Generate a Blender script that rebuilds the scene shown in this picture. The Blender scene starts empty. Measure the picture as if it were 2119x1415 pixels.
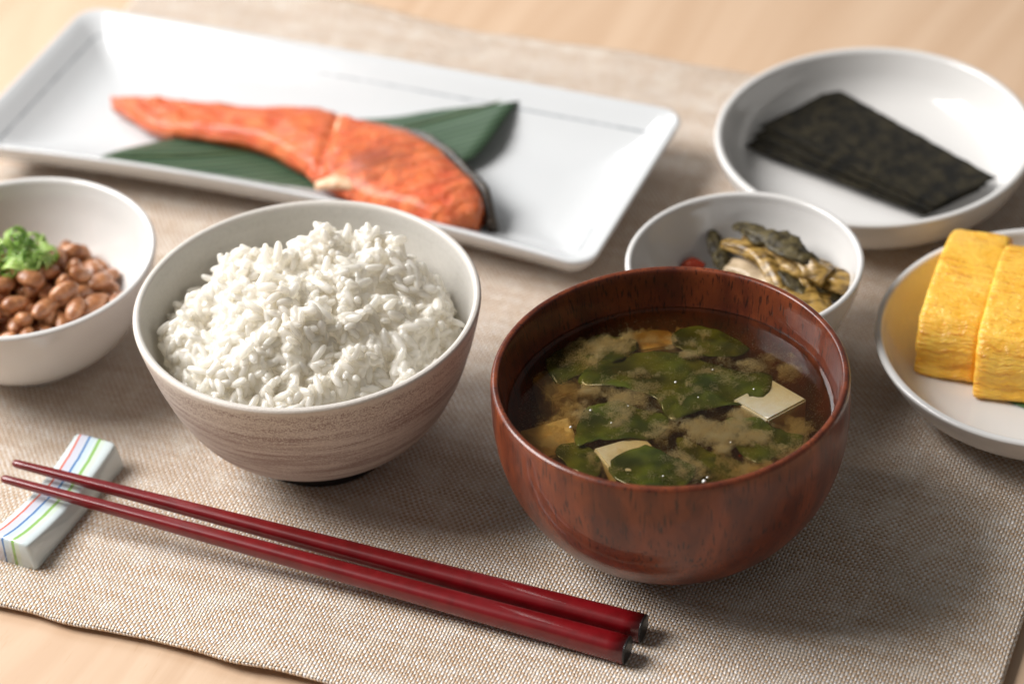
import bpy, math, random
import numpy as np
from mathutils import Matrix, Vector, Euler

# ------------------------------------------------------------------ camera, world, lamps
SC = bpy.context.scene
S = 0.01                                            # geometry below is written in centimetres
CAM_H, FPX, W_PX, H_PX = 64.7, 6000.0, 2119.0, 1415.0
PITCH, ROLL = math.radians(38), math.radians(-4)
_r, _u = Vector((1, 0, 0)), Vector((0, math.sin(PITCH), math.cos(PITCH)))
FWD = Vector((0, math.cos(PITCH), -math.sin(PITCH)))
RIGHT = _r * math.cos(ROLL) + _u * math.sin(ROLL)
UP = -_r * math.sin(ROLL) + _u * math.cos(ROLL)
cam_d = bpy.data.cameras.new('camera'); cam = bpy.data.objects.new('camera', cam_d)
SC.collection.objects.link(cam); SC.camera = cam
m = Matrix((RIGHT, UP, -FWD)).transposed().to_4x4(); m.translation = Vector((0, 0, CAM_H * S)); cam.matrix_world = m
cam_d.sensor_width = 36; cam_d.lens = FPX / W_PX * 36; cam_d.clip_start = 0.05; cam_d.clip_end = 50
cam_d.dof.use_dof = True; cam_d.dof.focus_distance = 0.943; cam_d.dof.aperture_fstop = 6.8; cam_d.dof.aperture_blades = 0

world = bpy.data.worlds.new('World'); SC.world = world; world.use_nodes = True
bg = world.node_tree.nodes['Background']; bg.inputs[0].default_value = (1.0, 0.97, 0.93, 1); bg.inputs[1].default_value = 0.155

def area(name, loc, target, sx, sy, power, col):
    d = bpy.data.lights.new(name, 'AREA'); d.shape = 'RECTANGLE'; d.size = sx * S; d.size_y = sy * S
    d.energy = power; d.color = col
    o = bpy.data.objects.new(name, d); SC.collection.objects.link(o); o.location = Vector(loc) * S
    o.rotation_euler = (Vector(target) - Vector(loc)).to_track_quat('-Z', 'Y').to_euler()
    return o
area('window_light', (-110, 107, 114), (2, 76, 0), 90, 86, 50, (1.0, 0.972, 0.945))
area('far_window_light', (-120, 255, 130), (-10, 85, 0), 120, 100, 23, (0.96, 0.98, 1.0))

SC.view_settings.view_transform = 'Standard'; SC.view_settings.look = 'None'
SC.view_settings.exposure = 0.0; SC.view_settings.gamma = 1
SC.render.engine = 'CYCLES'
cy = SC.cycles
cy.use_denoising = True; cy.max_bounces = 14; cy.diffuse_bounces = 10; cy.transmission_bounces = 12; cy.transparent_max_bounces = 16; cy.volume_bounces = 2
cy.caustics_reflective = False; cy.caustics_refractive = False; cy.sample_clamp_indirect = 6

rng = np.random.default_rng(7); random.seed(7)

# ------------------------------------------------------------------ helpers
def at(x, y, z):
    """ground-plan point at height z (cm) seen at a spot of the 2119 x 1415 photograph"""
    d = FWD + RIGHT * ((x - W_PX / 2) / FPX) - UP * ((y - H_PX / 2) / FPX)
    return np.array(Vector((0, 0, CAM_H)) + d * ((z - CAM_H) / d.z))

def _hash(ix, iy, iz):
    h = (ix.astype(np.int64) * 374761393 + iy.astype(np.int64) * 668265263 + iz.astype(np.int64) * 2147483647 + 1013904223) & 0xffffffff
    h = ((h ^ (h >> 13)) * 1274126177) & 0xffffffff
    return ((h ^ (h >> 16)) & 0xffffff) / float(0xffffff)
def vnoise(P):
    P = np.asarray(P, float); I = np.floor(P).astype(np.int64); f = P - I; f = f * f * (3 - 2 * f); r = 0
    for dx in (0, 1):
        for dy in (0, 1):
            for dz in (0, 1):
                w = (f[..., 0] if dx else 1 - f[..., 0]) * (f[..., 1] if dy else 1 - f[..., 1]) * (f[..., 2] if dz else 1 - f[..., 2])
                r = r + w * _hash(I[..., 0] + dx, I[..., 1] + dy, I[..., 2] + dz)
    return r
def fbm(P, oct=4, gain=.5):
    P = np.asarray(P, float); a, s, t = 1., 0., 0.
    for k in range(oct):
        s = s + a * vnoise(P * (2.03 ** k) + 17.3 * k); t += a; a *= gain
    return s / t

def catmull(pts, n, closed=False):
    P = np.asarray(pts, float); m_ = len(P); out = []
    segs = m_ if closed else m_ - 1
    for i in range(segs):
        if closed: a, b, c, d = P[(i - 1) % m_], P[i], P[(i + 1) % m_], P[(i + 2) % m_]
        else: a, b, c, d = P[max(i - 1, 0)], P[i], P[i + 1], P[min(i + 2, m_ - 1)]
        for k in range(n):
            t = k / n
            out.append(.5 * ((2 * b) + (-a + c) * t + (2 * a - 5 * b + 4 * c - d) * t * t + (-a + 3 * b - 3 * c + d) * t ** 3))
    if not closed: out.append(P[-1])
    return np.array(out)

def make_mesh(name, V, F, mats, fm=None, smooth=True):
    me = bpy.data.meshes.new(name)
    me.from_pydata((np.asarray(V, float) * S).tolist(), [], [list(map(int, f)) for f in F])
    for m_ in (mats if isinstance(mats, (list, tuple)) else [mats]): me.materials.append(m_)
    if fm is not None: me.polygons.foreach_set('material_index', list(fm))
    me.polygons.foreach_set('use_smooth', [smooth] * len(me.polygons))
    me.update(); return me
def fix_normals(me):
    import bmesh
    b = bmesh.new(); b.from_mesh(me); bmesh.ops.recalc_face_normals(b, faces=b.faces); b.to_mesh(me); b.free()
def link(name, me, parent=None, loc=(0, 0, 0), rot=(0, 0, 0)):
    o = bpy.data.objects.new(name, me); SC.collection.objects.link(o)
    o.parent = parent; o.location = Vector(loc) * S; o.rotation_euler = rot
    return o
def part(name, V, F, mats, parent=None, fm=None, smooth=True, loc=(0, 0, 0), rot=(0, 0, 0), recalc=True):
    me = make_mesh(name, V, F, mats, fm, smooth)
    if recalc: fix_normals(me)
    return link(name, me, parent, loc, rot)
def tag(o, label, cat, group=None, kind=None):
    if label: o['label'] = label
    if cat: o['category'] = cat
    if group: o['group'] = group
    if kind: o['kind'] = kind
    return o
def thing(name, label, cat, loc=(0, 0, 0), rz=0, group=None):
    o = bpy.data.objects.new(name, None); SC.collection.objects.link(o); o.empty_display_size = .01
    o.location = Vector(loc) * S; o.rotation_euler = (0, 0, rz)
    return tag(o, label, cat, group)

def lathe(profile, seg=128, close_start=True, close_end=True):
    P = np.asarray(profile, float); n = len(P); a = np.arange(seg) * 2 * math.pi / seg
    V = np.stack([np.outer(P[:, 0], np.cos(a)), np.outer(P[:, 0], np.sin(a)), np.repeat(P[:, 1:2], seg, 1)], -1).reshape(-1, 3)
    F, fi = [], []
    for i in range(n - 1):
        for k in range(seg):
            k2 = (k + 1) % seg
            F.append((i * seg + k, i * seg + k2, (i + 1) * seg + k2, (i + 1) * seg + k)); fi.append(i)
    V = V.tolist()
    if close_start:
        c = len(V); V.append([0, 0, P[0, 1]])
        for k in range(seg): F.append((c, (k + 1) % seg, k)); fi.append(0)
    if close_end:
        c = len(V); V.append([0, 0, P[-1, 1]]); b = (n - 1) * seg
        for k in range(seg): F.append((c, b + k, b + (k + 1) % seg)); fi.append(n - 2)
    return np.array(V), F, fi

def tube(path, radii, n=14, flat=1.0, power=2.0, ridge=0., up=(0, 0, 1), twist=None, noise=0., nscale=2., seed=0.):
    """closed sweep; radii along the path, flat = height/width, power = superellipse"""
    P = np.asarray(path, float); R = np.asarray(radii, float); m_ = len(P); upv = np.array(up, float)
    V, F = [], []
    for i in range(m_):
        t = P[min(i + 1, m_ - 1)] - P[max(i - 1, 0)]; t = t / np.linalg.norm(t)
        s = np.cross(t, upv); s /= np.linalg.norm(s); u = np.cross(s, t)
        for k in range(n):
            a = 2 * math.pi * k / n + (twist[i] if twist is not None else 0)
            ca, sa = math.cos(a), math.sin(a)
            x = math.copysign(abs(ca) ** (2 / power), ca); y = math.copysign(abs(sa) ** (2 / power), sa)
            rr = R[i] * (1 + ridge * math.cos(5 * a + .35 * i + 1.3 * math.sin(.6 * i)))
            V.append(P[i] + s * x * rr + u * y * rr * flat)
    for i in range(m_ - 1):
        for k in range(n):
            k2 = (k + 1) % n
            F.append((i * n + k, i * n + k2, (i + 1) * n + k2, (i + 1) * n + k))
    V = np.array(V)
    if noise:
        C_ = np.repeat(P, n, 0); d = V - C_
        V = C_ + d * (1 + noise * (fbm(V * nscale + seed, 3)[:, None] * 2 - 1))
    V = V.tolist(); F.append(tuple(range(n))[::-1]); F.append(tuple((m_ - 1) * n + k for k in range(n)))
    return np.array(V), F

def sheet(outline, zf, thick, rings=7, center=None):
    """closed thin body over a star-shaped outline; zf(xy)->z of its middle"""
    O = np.asarray(outline, float)[:, :2]; n = len(O); c = O.mean(0) if center is None else np.asarray(center, float)
    XY = [c[None]] + [c + (O - c) * (k / rings) for k in range(1, rings + 1)]
    XY = np.concatenate(XY); z = zf(XY); nv = len(XY)
    edge = np.zeros(nv); edge[-n:] = 1
    t = thick * .5 * np.where(edge > 0, .35, 1)
    V = np.concatenate([np.c_[XY, z + t], np.c_[XY, z - t]]); F = []
    idx = lambda k, j: 1 + (k - 1) * n + j % n
    for j in range(n):
        F.append((0, idx(1, j), idx(1, j + 1))); F.append((nv, nv + idx(1, j + 1), nv + idx(1, j)))
        for k in range(1, rings):
            F.append((idx(k, j), idx(k + 1, j), idx(k + 1, j + 1), idx(k, j + 1)))
            F.append((nv + idx(k, j + 1), nv + idx(k + 1, j + 1), nv + idx(k + 1, j), nv + idx(k, j)))
        F.append((idx(rings, j), nv + idx(rings, j), nv + idx(rings, j + 1), idx(rings, j + 1)))
    return V, F

# ------------------------------------------------------------------ node helpers
class N:
    def __init__(s, T, sock): s.T, s.k = T, sock
    def __add__(s, o): return s.T.m('ADD', s, o)
    __radd__ = __add__
    def __sub__(s, o): return s.T.m('SUBTRACT', s, o)
    def __rsub__(s, o): return s.T.m('SUBTRACT', o, s)
    def __mul__(s, o): return s.T.m('MULTIPLY', s, o)
    __rmul__ = __mul__
    def __truediv__(s, o): return s.T.m('DIVIDE', s, o)
class Tree:
    def __init__(s, name):
        s.mat = bpy.data.materials.new(name); s.mat.use_nodes = True
        s.nt = s.mat.node_tree; s.nt.nodes.clear(); s.out = s.nt.nodes.new('ShaderNodeOutputMaterial')
    def new(s, t): return s.nt.nodes.new(t)
    def set(s, sock, v):
        if isinstance(v, N): s.nt.links.new(v.k, sock)
        elif isinstance(v, (tuple, list)) and len(v) == 3 and sock.type == 'RGBA': sock.default_value = (*v, 1)
        else: sock.default_value = v
    def m(s, op, a, b=None, c=None, clamp=False):
        n = s.new('ShaderNodeMath'); n.operation = op; n.use_clamp = clamp
        for i, v in enumerate((a, b, c)):
            if v is not None: s.set(n.inputs[i], v)
        return N(s, n.outputs[0])
    def obj(s, scale=(100, 100, 100), rot=(0, 0, 0), loc=(0, 0, 0)):
        c = s.new('ShaderNodeTexCoord'); mp = s.new('ShaderNodeMapping')
        s.nt.links.new(c.outputs['Object'], mp.inputs[0])
        mp.inputs['Scale'].default_value = scale; mp.inputs['Rotation'].default_value = rot; mp.inputs['Location'].default_value = loc
        return N(s, mp.outputs[0])
    def scale(s, v, sc, loc=(0, 0, 0)):
        mp = s.new('ShaderNodeMapping'); s.set(mp.inputs[0], v); mp.inputs['Scale'].default_value = sc; mp.inputs['Location'].default_value = loc
        return N(s, mp.outputs[0])
    def sep(s, v):
        n = s.new('ShaderNodeSeparateXYZ'); s.set(n.inputs[0], v); return [N(s, o) for o in n.outputs]
    def comb(s, x, y, z):
        n = s.new('ShaderNodeCombineXYZ')
        for i, v in enumerate((x, y, z)): s.set(n.inputs[i], v)
        return N(s, n.outputs[0])
    def noise(s, v, scale=1., detail=3., rough=.5, dist=0., dim='3D'):
        n = s.new('ShaderNodeTexNoise'); n.noise_dimensions = dim; s.set(n.inputs['Vector'], v)
        n.inputs['Scale'].default_value = scale; n.inputs['Detail'].default_value = detail
        n.inputs['Roughness'].default_value = rough; n.inputs['Distortion'].default_value = dist
        return N(s, n.outputs[0])
    def voronoi(s, v, scale=1., feature='F1', rnd=1.):
        n = s.new('ShaderNodeTexVoronoi'); n.feature = feature; s.set(n.inputs['Vector'], v)
        n.inputs['Scale'].default_value = scale; n.inputs['Randomness'].default_value = rnd
        return N(s, n.outputs['Distance'])
    def white(s, v):
        n = s.new('ShaderNodeTexWhiteNoise'); n.noise_dimensions = '1D'; s.set(n.inputs['W'], v); return N(s, n.outputs['Value'])
    def step(s, v, a, b):          # smoothstep a..b -> 0..1
        n = s.new('ShaderNodeMapRange'); n.interpolation_type = 'SMOOTHSTEP'; s.set(n.inputs[0], v)
        n.inputs[1].default_value = a; n.inputs[2].default_value = b; n.inputs[3].default_value = 0; n.inputs[4].default_value = 1
        return N(s, n.outputs[0])
    def mix(s, f, a, b):
        n = s.new('ShaderNodeMix'); n.data_type = 'RGBA'; s.set(n.inputs[0], f); s.set(n.inputs[6], a); s.set(n.inputs[7], b)
        return N(s, n.outputs[2])
    def mixf(s, f, a, b):
        n = s.new('ShaderNodeMix'); s.set(n.inputs[0], f); s.set(n.inputs[2], a); s.set(n.inputs[3], b); return N(s, n.outputs[0])
    def bump(s, h, strength=1., dist=.001, normal=None):
        n = s.new('ShaderNodeBump'); n.inputs['Strength'].default_value = strength; n.inputs['Distance'].default_value = dist
        s.set(n.inputs['Height'], h)
        if normal is not None: s.set(n.inputs['Normal'], normal)
        return N(s, n.outputs[0])
    def geo(s, which): return N(s, s.new('ShaderNodeNewGeometry').outputs[which])
    def rand(s): return N(s, s.new('ShaderNodeObjectInfo').outputs['Random'])
    def bsdf(s, **kw):
        n = s.new('ShaderNodeBsdfPrincipled')
        nm = dict(color='Base Color', rough='Roughness', spec='Specular IOR Level', normal='Normal', metal='Metallic', sss='Subsurface Weight',
                  sss_r='Subsurface Radius', sss_s='Subsurface Scale', coat='Coat Weight', coat_r='Coat Roughness', sheen='Sheen Weight', sheen_r='Sheen Roughness',
                  trans='Transmission Weight', ior='IOR', aniso='Anisotropic', alpha='Alpha', coat_n='Coat Normal')
        for k, v in kw.items(): s.set(n.inputs[nm[k]], v)
        s.nt.links.new(n.outputs[0], s.out.inputs[0]); s.p = n
        return s.mat

# ------------------------------------------------------------------ materials
def mat_table():
    T = Tree('maple_wood'); P = T.obj(rot=(0, 0, math.radians(23.3)))
    x, y, z = T.sep(P)
    w = T.noise(T.comb(x * .05, y * .012, 0), 1, 2, .5)
    bands = T.noise(T.comb(x * .55 + w * 14, y * .02, 0), 1, 3, .6)
    fine = T.noise(T.comb(x * 7, y * .35, 0), 1, 4, .65)
    fleck = T.step(T.noise(T.comb(x * 9, y * .8, 3), 1, 2, .5), .62, .75)
    c = T.mix(T.step(bands, .32, .68), (.52, .36, .24), (.60, .44, .31))
    c = T.mix(fine * .35, c, (.54, .35, .21)); c = T.mix(fleck * .25, c, (.42, .24, .12))
    return T.bsdf(color=c, rough=T.mixf(fine, .36, .5), spec=.45, normal=T.bump(fine, .08, .0004))

def mat_mat():
    T = Tree('woven_cloth'); P = T.obj()
    x, y, z = T.sep(P)
    wob = T.noise(T.comb(x * .35, y * .35, 0), 1, 2, .5); wob2 = T.noise(T.comb(x * .35, y * .35, 7), 1, 2, .5)
    fib = T.noise(T.comb(x * 6, y * 6, 0), 1, 2, .5)
    u = x * (1 / .110) + (wob - .5) * 3.4 + (fib - .5) * .55; v = y * (1 / .130) + (wob2 - .5) * 4.4 + (fib - .5) * .5
    i = T.m('FLOOR', u); j = T.m('FLOOR', v); fu = u - i; fv = v - j
    pi = math.pi
    si = 1 - 2 * T.m('FLOORED_MODULO', i, 2.); sj = 1 - 2 * T.m('FLOORED_MODULO', j, 2.)
    zw = si * T.m('SINE', v * pi) ; zf = -1 * (sj * T.m('SINE', u * pi))
    ru = T.m('SINE', fu * pi); rv = T.m('SINE', fv * pi)       # round thread profiles
    hw = zw * .55 + T.m('POWER', ru, .7); hf = zf * .55 + T.m('POWER', rv, .7) * .92
    top = T.m('MAXIMUM', hw, hf); mask = T.step(hw - hf, -.12, .12)
    rw = T.white(i); rf = T.white(j + 71.3); slub = T.noise(T.comb(x * .12, j * .37, 5), 1, 2, .6)
    cw = T.mix(rw, (.84, .78, .73), (.94, .89, .85))
    cell = T.white(i * 12.9898 + j * 78.233); patch = T.noise(T.comb(x * .9, y * .9, 2), 1, 3, .6)
    cf = T.mix(T.step(slub, .42, .62), (.54, .36, .21), (.70, .53, .37)); cf = T.mix(rf * .5, cf, (.64, .45, .29))
    cw = T.mix(T.step(cell, .2, .9) * .5, cw, (.74, .60, .46)); cf = T.mix(cell * .5, cf, (.44, .27, .15)); cf = T.mix(T.step(patch, .48, .64) * .7, cf, (.76, .64, .50))
    cw = T.mix((1 - T.step(slub, .36, .56)) * .45, cw, (.72, .58, .45))
    c = T.mix(mask, cf, cw)
    fine = T.noise(T.comb(x * 60, y * 14, 0), 1, 2, .5)
    h = top + fine * .12 + slub * .25
    return T.bsdf(color=c, rough=T.mixf(mask, .5, .30), spec=T.mixf(mask, .35, .95), normal=T.bump(h + cell * .35, 1., .00055), sheen=.25, sheen_r=.35)

def mat_porcelain(name, col=(.65, .64, .625), speck=0.):
    T = Tree(name); P = T.obj(); n = T.noise(P, .8, 3, .5); n2 = T.noise(P, 9, 2, .5)
    c = T.mix(n * .35, col, tuple(k * .94 for k in col))
    if speck: c = T.mix(T.step(T.noise(P, 26, 2, .5), .70, .76) * speck, c, (.35, .28, .2))
    return T.bsdf(color=c, rough=.12, spec=.5, normal=T.bump(n * 1. + n2 * .05, .05, .002), coat=.3, coat_r=.06)

def rice_bowl_mats():
    T = Tree('brushed_glaze'); P = T.obj(); x, y, z = T.sep(P)
    ang = T.m('ARCTAN2', y, x); rad = T.m('SQRT', x * x + y * y)
    wav = T.noise(P, .35, 2, .5)
    zz = z + (wav - .5) * .14 + rad * .10
    st = T.noise(T.comb(ang * .9, 0, zz * 2.6), 1, 4, .7); st2 = T.noise(T.comb(ang * 2.2, 4, zz * 9), 1, 3, .65)
    line = T.step(T.noise(T.comb(ang * .9, 9, zz * 5.5), 1, 3, .7), .60, .72)
    spk = T.noise(P, 15, 3, .7); spk2 = T.noise(P, 5, 4, .65)
    c = T.mix(T.step(st + (spk - .5) * .5, .36, .62), (.29, .225, .21), (.53, .485, .46))
    c = T.mix(T.step(st2, .45, .75) * .6, c, (.55, .50, .46))
    c = T.mix(line * .75 * T.step(spk2, .36, .52), c, (.17, .112, .095))
    up = T.step(z, 3.2, 5.9); dn = 1 - T.step(z, .9, 3.0)
    c = T.mix(T.step(spk + (up - .5) * .2, .54, .63) * .8 * T.step(z, 1.2, 2.8), c, (.62, .58, .53))
    c = T.mix(dn * .6, c, (.42, .365, .34))
    rim = T.step(z + (spk2 - .5) * .35, 5.80, 6.05); c = T.mix(rim * .8, c, (.62, .58, .53))
    h = spk * .6 + spk2 * .4 + st2 * .4
    outer = T.bsdf(color=c, rough=T.mixf(spk, .45, .65), spec=.35, normal=T.bump(h, .35, .0006))
    T = Tree('grey_glaze'); P = T.obj(); x, y, z = T.sep(P)
    ang = T.m('ARCTAN2', y, x)
    ln = T.noise(T.comb(ang * .3, 0, z * 4.5), 1, 3, .6); n = T.noise(P, 8, 4, .6)
    c = T.mix(ln, (.43, .415, .385), (.52, .505, .475)); c = T.mix(T.step(n, .45, .75) * .5, c, (.37, .35, .32))
    edge = T.step(z + (n - .5) * .2, 6.02, 6.16); c = T.mix(edge * .6, c, (.62, .585, .54))
    inner = T.bsdf(color=c, rough=.28, spec=.45, normal=T.bump(n, .12, .0006))
    T = Tree('dark_clay'); n = T.noise(T.obj(), 20, 3, .6)
    foot = T.bsdf(color=T.mix(n, (.016, .014, .013), (.03, .027, .025)), rough=.7, spec=.3)
    return outer, inner, foot

def mat_rice():
    T = Tree('cooked_rice'); P = T.obj(); n = T.noise(P, 6, 3, .6); g = T.rand()
    c = T.mix(n, (.93, .90, .835), (.90, .865, .79)); c = T.mix(g * .3, c, (.93, .895, .82))
    T.bsdf(color=c, rough=T.mixf(n, .18, .32), spec=.5, coat=.6, coat_r=.05, sss=1., sss_r=(1.0, 1.0, .96), sss_s=.0036, normal=T.bump(n, .15, .0006))
    tl = T.new('ShaderNodeBsdfTranslucent'); tl.inputs[0].default_value = (.97, .95, .90, 1); mx = T.new('ShaderNodeMixShader'); mx.inputs[0].default_value = .42
    T.nt.links.new(T.p.outputs[0], mx.inputs[1]); T.nt.links.new(tl.outputs[0], mx.inputs[2]); T.nt.links.new(mx.outputs[0], T.out.inputs[0])
    return T.mat

def mat_lacquer():
    T = Tree('lacquered_wood'); P = T.obj(); x, y, z = T.sep(P)
    rad = T.m('SQRT', x * x + y * y); ang = T.m('ARCTAN2', y, x)
    ln = T.noise(P, .25, 2, .5, .5)
    broad = T.noise(T.comb(x * .9 + ln * 2, y * .9, z * .16), 1, 3, .55)
    figure = T.noise(T.comb(x * .55, y * .55, z * .55), 1, 3, .6, 1.2)
    pore = T.noise(T.comb(x * 13, y * 13, z * 1.1), 1, 2, .55); fine = T.noise(T.comb(x * 22, y * 22, z * 1.6), 1, 3, .6)
    c = T.mix(T.step(broad, .32, .68), (.075, .016, .007), (.235, .055, .017))
    c = T.mix(T.step(figure, .52, .72) * .55, c, (.06, .012, .008)); c = T.mix(fine * .4, c, (.11, .018, .009))
    pm = T.step(pore, .55, .66); c = T.mix(pm * .8, c, (.018, .006, .005))
    return T.bsdf(color=c, rough=.38, spec=.3, coat=.45, coat_r=.10, normal=T.bump(fine - pm, .12, .0004))

def mat_simple(name, c1, c2, scale=3., rough=.4, spec=.5, bump=.1, bd=.0008, sss=0., sss_s=.003, sss_r=(1, .6, .3), coat=0., coat_r=.1, detail=4, stretch=(1, 1, 1), lo=.35, hi=.65):
    T = Tree(name); P = T.obj(scale=tuple(100 * k for k in stretch)); n = T.noise(P, scale, detail, .6)
    c = T.mix(T.step(n, lo, hi), c1, c2)
    return T.bsdf(color=c, rough=rough, spec=spec, sss=sss, sss_s=sss_s, sss_r=sss_r, coat=coat, coat_r=coat_r, normal=T.bump(n, bump, bd))

def mat_broth():
    T = Tree('miso_broth')
    tr = T.new('ShaderNodeBsdfTransparent'); gl = T.new('ShaderNodeBsdfAnisotropic'); fr = T.new('ShaderNodeFresnel'); mx = T.new('ShaderNodeMixShader')
    tr.inputs[0].default_value = (1, 1, 1, 1); gl.inputs['Roughness'].default_value = .03; gl.inputs[0].default_value = (1, 1, 1, 1)
    fr.inputs[0].default_value = 1.34
    T.nt.links.new(fr.outputs[0], mx.inputs[0]); T.nt.links.new(tr.outputs[0], mx.inputs[1]); T.nt.links.new(gl.outputs[0], mx.inputs[2])
    T.nt.links.new(mx.outputs[0], T.out.inputs[0])
    v = T.new('ShaderNodeVolumeAbsorption'); v.inputs[0].default_value = (.92, .80, .50, 1); v.inputs[1].default_value = 360
    vs = T.new('ShaderNodeVolumeScatter'); vs.inputs[0].default_value = (1, .86, .62, 1); vs.inputs[1].default_value = 8; ad = T.new('ShaderNodeAddShader')
    T.nt.links.new(v.outputs[0], ad.inputs[0]); T.nt.links.new(vs.outputs[0], ad.inputs[1]); T.nt.links.new(ad.outputs[0], T.out.inputs[1])
    return T.mat

def mat_salmon():
    T = Tree('grilled_salmon'); P = T.obj(); x, y, z = T.sep(P)
    n = T.noise(P, .9, 4, .6); f = T.noise(P, 7, 4, .65); gr = T.noise(T.scale(P, (2, 6, 2)), 1.3, 3, .6, .6)
    c = T.mix(T.step(n, .3, .7), (.66, .088, .016), (.80, .18, .034)); c = T.mix(T.step(gr, .55, .8) * .6, c, (.82, .32, .13))
    c = T.mix(T.step(f, .58, .75) * .35, c, (.52, .07, .02))
    dd = T.m('SQRT', (x + 2.5) * (x + 2.5) + (y - 7) * (y - 7)); fl_ = T.m('SINE', dd * 8.5 + n * 9); c = T.mix(T.step(fl_, .55, 1.) * .18, c, (.86, .36, .15))
    d = T.m('SQRT', (x - 3.3) * (x - 3.3) * .35 + (y + 1.2) * (y + 1.2) * .5)
    sear = (1 - T.step(d + (f - .5) * 2.6 + (n - .5) * 2.5, .1, 1.2)); c = T.mix(sear * .55, c, (.12, .028, .010)); c = T.mix(T.step(T.noise(P, 2.2, 4, .7), .60, .74) * .6, c, (.22, .05, .016))
    return T.bsdf(color=c, rough=T.mixf(f, .28, .5), spec=.5, sss=.2, sss_s=.002, sss_r=(1, .35, .15), coat=.3, coat_r=.2, normal=T.bump(f + gr * 1.2 + fl_ * .35, .7, .0022))

def mat_leaf(name, dark, light, freq=4.5):
    T = Tree(name); P = T.obj(); x, y, z = T.sep(P)
    w = T.noise(P, .5, 2, .5); vein = T.m('SINE', (y + (w - .5) * .25) * (freq * 6.283)); n = T.noise(T.comb(x * .3, y * 3, z), 1, 3, .6)
    c = T.mix(T.step(vein * .35 + n, .25, .85), dark, light)
    return T.bsdf(color=c, rough=.42, spec=.4, normal=T.bump(vein, .2, .0004))

def mat_nori():
    T = Tree('dried_seaweed'); P = T.obj(); n = T.noise(P, 1.6, 5, .7); f = T.noise(P, 9, 4, .7); st = T.noise(T.scale(P, (1.2, 6, 1)), 1, 3, .6, .4)
    c = T.mix(T.step(n, .38, .68), (.005, .0045, .003), (.036, .029, .015)); c = T.mix(T.step(f, .55, .72) * .6, c, (.030, .028, .010)); c = T.mix(T.step(st, .62, .8) * .4, c, (.05, .04, .028))
    return T.bsdf(color=c, rough=T.mixf(f, .5, .8), spec=.16, normal=T.bump(f + n + st, .9, .0014))

def mat_egg():
    T = Tree('rolled_egg'); P = T.obj(); x, y, z = T.sep(P)
    w = T.noise(P, .8, 3, .6); lay = T.noise(T.comb(x * .5, (y + z * .6) * 5 + w * 4, (z - y * .3) * 5 + w * 4), 1, 3, .6)
    n = T.noise(P, 1.1, 4, .6); f = T.noise(P, 11, 3, .6)
    c = T.mix(T.step(n, .3, .7), (.82, .42, .035), (.88, .55, .09)); c = T.mix(T.step(lay, .52, .72) * .9, c, (.60, .21, .016)); c = T.mix(T.step(f, .55, .7) * .2, c, (.88, .62, .16))
    return T.bsdf(color=c, rough=.38, spec=.5, sss=.4, sss_s=.004, sss_r=(1, .55, .12), normal=T.bump(lay * 1.8 + f * .25 + n, .5, .0018))

M = {}
M['table'] = mat_table(); M['mat'] = mat_mat()
M['white'] = mat_porcelain('white_porcelain'); M['blue_white'] = mat_porcelain('cool_white_porcelain', (.57, .585, .595))
M['rb_out'], M['rb_in'], M['rb_foot'] = rice_bowl_mats()
M['rice'] = mat_rice(); M['lacquer'] = mat_lacquer(); M['broth'] = mat_broth()
M['salmon'] = mat_salmon(); M['nori'] = mat_nori(); M['egg'] = mat_egg()
M['bamboo'] = mat_leaf('bamboo_leaf_green', (.030, .058, .034), (.075, .125, .070), 3.2)
M['line'] = mat_simple('grey_paint_line', (.25, .27, .29), (.40, .42, .44), 2, .2)
M['skin'] = mat_simple('charred_skin', (.010, .008, .007), (.06, .04, .022), 4, .35, .5, .6, .001)
M['bone'] = mat_simple('bone_fat', (.60, .33, .17), (.72, .50, .33), 4, .4, .4, .4)
M['pale_fat'] = mat_simple('pale_fat', (.86, .45, .26), (.85, .60, .42), 3, .35)
M['tofu'] = mat_simple('tofu', (.86, .80, .66), (.82, .74, .56), 5, .4, .4, .15, .0006, .3, .003, (1, .8, .5))
M['wakame'] = mat_simple('wakame', (.035, .050, .008), (.12, .145, .020), .8, .15, .5, .2, .0010, .0, detail=2)
T = Tree('miso_particles'); _d = T.new('ShaderNodeBsdfDiffuse'); _t = T.new('ShaderNodeBsdfTranslucent'); _m = T.new('ShaderNodeMixShader')
_c = T.mix(T.step(T.noise(T.obj(), 3, 3, .5), .35, .65), (1.0, .93, .70), (.98, .88, .60))
for _n in (_d, _t): T.set(_n.inputs[0], _c)
T.nt.links.new(_d.outputs[0], _m.inputs[1]); T.nt.links.new(_t.outputs[0], _m.inputs[2]); _m.inputs[0].default_value = .6; T.nt.links.new(_m.outputs[0], T.out.inputs[0]); M['miso'] = T.mat
M['bubble'] = mat_simple('bubble_film', (.75, .75, .72), (.85, .85, .82), 3, .08, .8, 0)
M['natto'] = mat_simple('fermented_soybean', (.25, .095, .036), (.50, .235, .105), 1.5, .36, .45, .9, .0016, .25, .003, (1, .45, .2), .3, .15)
M['natto_sauce'] = mat_simple('natto_sauce', (.10, .035, .015), (.17, .06, .025), 3, .25)
M['stalk'] = mat_simple('pickled_stalk', (.10, .055, .010), (.40, .25, .065), 1.6, .35, .35, .7, .0016, .25, .003, (1, .7, .3), .4, .12, 4, (.5, 3, 3))
M['pickleaf'] = mat_simple('pickled_leaf', (.020, .015, .007), (.10, .078, .032), 3.0, .5, .2, .8, .0014, coat=.1)
M['pale_stalk'] = mat_simple('pale_pickled_stalk', (.40, .30, .18), (.56, .44, .30), 2, .3, .5, .3)
M['chili'] = mat_simple('red_chili', (.30, .03, .012), (.42, .06, .02), 3, .25)
M['soy'] = mat_simple('soy_liquid', (.012, .006, .003), (.02, .009, .004), 2, .06, .5, 0)
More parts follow.
